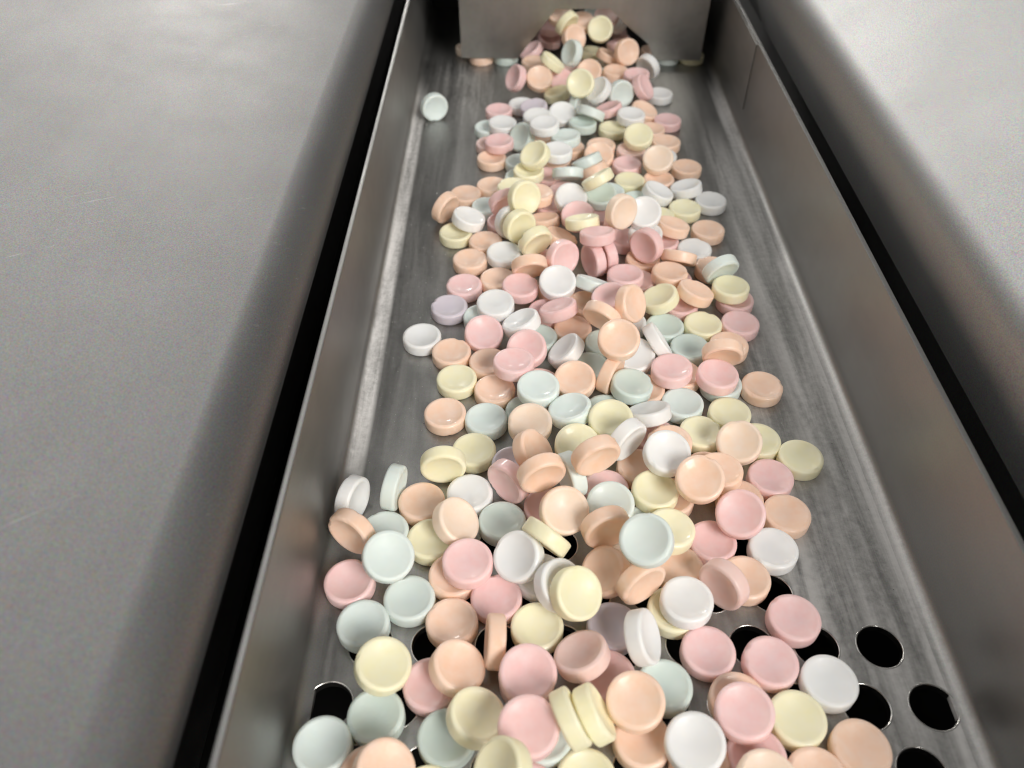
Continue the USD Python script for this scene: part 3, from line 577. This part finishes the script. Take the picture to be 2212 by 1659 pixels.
M|31.0 437.4 16.67|-0.813 -0.435 0.388|tilted pale mint candy facing left by a pale yellow one, in the gate opening
O|41.0 436.2 6.62|-0.094 -0.643 0.760|rightmost leaning peach candy facing up below the gate
O|32.6 450.9 19.54|0.512 -0.706 0.489|leftmost leaning peach candy facing right in the gate opening
Y|28.8 456.4 25.28|0.659 -0.632 -0.409|tilted pale yellow candy facing lower right by a peach one, in the gate opening
Y|47.6 457.7 21.64|-0.104 -0.811 0.576|propped-up pale yellow candy by a salmon pink one, in the gate opening
Y|44.4 470.6 2.87|0.035 0.075 0.997|pale yellow candy lying flat on others by a pale mint one, in the gate opening
O|52.8 450.6 9.26|0.380 0.121 0.917|peach candy standing on edge by a pale mint one, in the gate opening
O|61.6 442.6 15.26|0.411 -0.841 0.353|rightmost leaning peach candy facing right in the gate opening
P|60.2 469.4 9.04|-0.336 0.245 0.910|pink candy standing on edge by a peach one, in the gate opening
P|20.4 480.3 6.42|0.126 -0.153 0.980|leftmost tilted pink candy facing up in the gate opening
P|20.4 480.3 14.53|0.111 -0.284 0.952|rightmost tilted pink candy facing up in the gate opening
O|25.4 467.5 25.61|-0.055 -0.406 0.912|leftmost tilted peach candy facing up in the gate opening
O|37.9 467.1 21.46|-0.079 -0.400 0.913|rightmost tilted peach candy facing up in the gate opening
M|46.8 481.4 20.07|-0.095 -0.403 0.910|tilted pale mint candy facing up by a salmon pink one, in the gate opening
S|52.1 471.4 23.25|-0.108 -0.401 0.910|tilted salmon pink candy facing up by a white one, in the gate opening
W|60.0 478.1 18.53|-0.775 -0.353 0.524|tilted white candy facing upper left by a salmon pink one, in the gate opening
M|50.6 452.6 2.30|0.000 0.000 1.000|second from left, pale mint candy lying flat below the gate
O|55.4 433.3 7.28|0.001 -0.067 0.998|rightmost peach candy lying flat on others below the gate
Y|54.1 438.7 2.30|0.000 0.000 1.000|pale yellow candy lying flat by a lavender one, below the gate
P|25.3 427.9 5.39|-0.056 -0.481 0.875|leaning pink candy facing up by a salmon pink one, below the gate
S|29.9 445.3 2.30|0.000 0.000 1.000|salmon pink candy lying flat by a pink one, below the gate
W|73.8 439.7 8.19|-0.697 -0.666 -0.267|tilted white candy facing lower left by a pink one, below the gate
V|50.3 423.8 2.30|0.000 0.000 1.000|lavender candy lying flat by a pale yellow one, below the gate
P|9.5 466.6 5.48|-0.498 -0.066 0.865|tilted pink candy facing upper left by a peach one, in the gate opening
O|-19.5 465.2 2.30|0 0 1|peach candy squeezed under the left end of the gate
G|-5.2 465.2 2.30|0 0 1|grey-green candy under the left of the gate, nearest the opening
C|-28.0 476.4 2.30|0 0 1|light peach candy leftmost in the gap under the gate
W|-12.4 477.0 2.30|0 0 1|white candy under the gate between peach and grey-green ones
O|81.0 473.0 2.30|0 0 1|dark peach candy under the gate right of the opening
M|88.6 466.0 2.30|0 0 1|pale mint candy under the right end of the gate
Y|103.0 466.0 2.30|0 0 1|pale yellow candy rightmost in the gap under the gate
S|12.0 492.9 8.00|-0.517 -0.754 -0.405|salmon pink candy deep inside the gate opening, mostly hidden behind others
P|62.0 490.9 7.00|-0.808 -0.485 -0.334|pink candy deep inside the gate opening, mostly hidden behind others
O|22.0 490.3 20.00|0.771 0.155 0.618|peach candy deep inside the gate opening, mostly hidden behind others
M|52.0 491.1 19.00|0.766 0.272 -0.582|pale mint candy deep inside the gate opening, mostly hidden behind others
C|29.0 492.2 31.00|-0.049 0.275 -0.960|light peach candy deep inside the gate opening, mostly hidden behind others
Y|46.0 490.4 31.00|0.188 -0.489 -0.852|pale yellow candy deep inside the gate opening, mostly hidden behind others
""".strip().splitlines()
rng = np.random.default_rng(5)
GROUP = 'pressed candy tablets in the tray'
for i, line in enumerate(CANDIES):
    col, pos, axis, label = line.split('|')
    c = np.array([float(t) for t in pos.split()]) * MM; z = np.array([float(t) for t in axis.split()]); z /= np.linalg.norm(z)
    a = rng.uniform(0, 2 * math.pi); t = np.array([math.cos(a), math.sin(a), 0.0]) if abs(z[2]) > 0.5 else np.array([math.cos(a) * z[1], -math.cos(a) * z[0], math.sin(a)])
    x = np.cross(t, z); x /= np.linalg.norm(x); y = np.cross(z, x)
    P, NC, FI, N = VAR[int(rng.integers(len(VAR)))]
    m = UsdGeom.Mesh.Define(stage, '/World/' + numbered('candy'))
    m.CreatePointsAttr(P); m.CreateFaceVertexCountsAttr(NC); m.CreateFaceVertexIndicesAttr(FI); m.CreateSubdivisionSchemeAttr('none')
    m.CreateNormalsAttr(N); m.SetNormalsInterpolation('vertex')
    m.AddTransformOp().Set(Gf.Matrix4d(*x, 0, *y, 0, *z, 0, *c, 1))
    UsdShade.MaterialBindingAPI.Apply(m.GetPrim()).Bind(MAT[col])
    tag(m.GetPrim(), label, 'candy', GROUP)
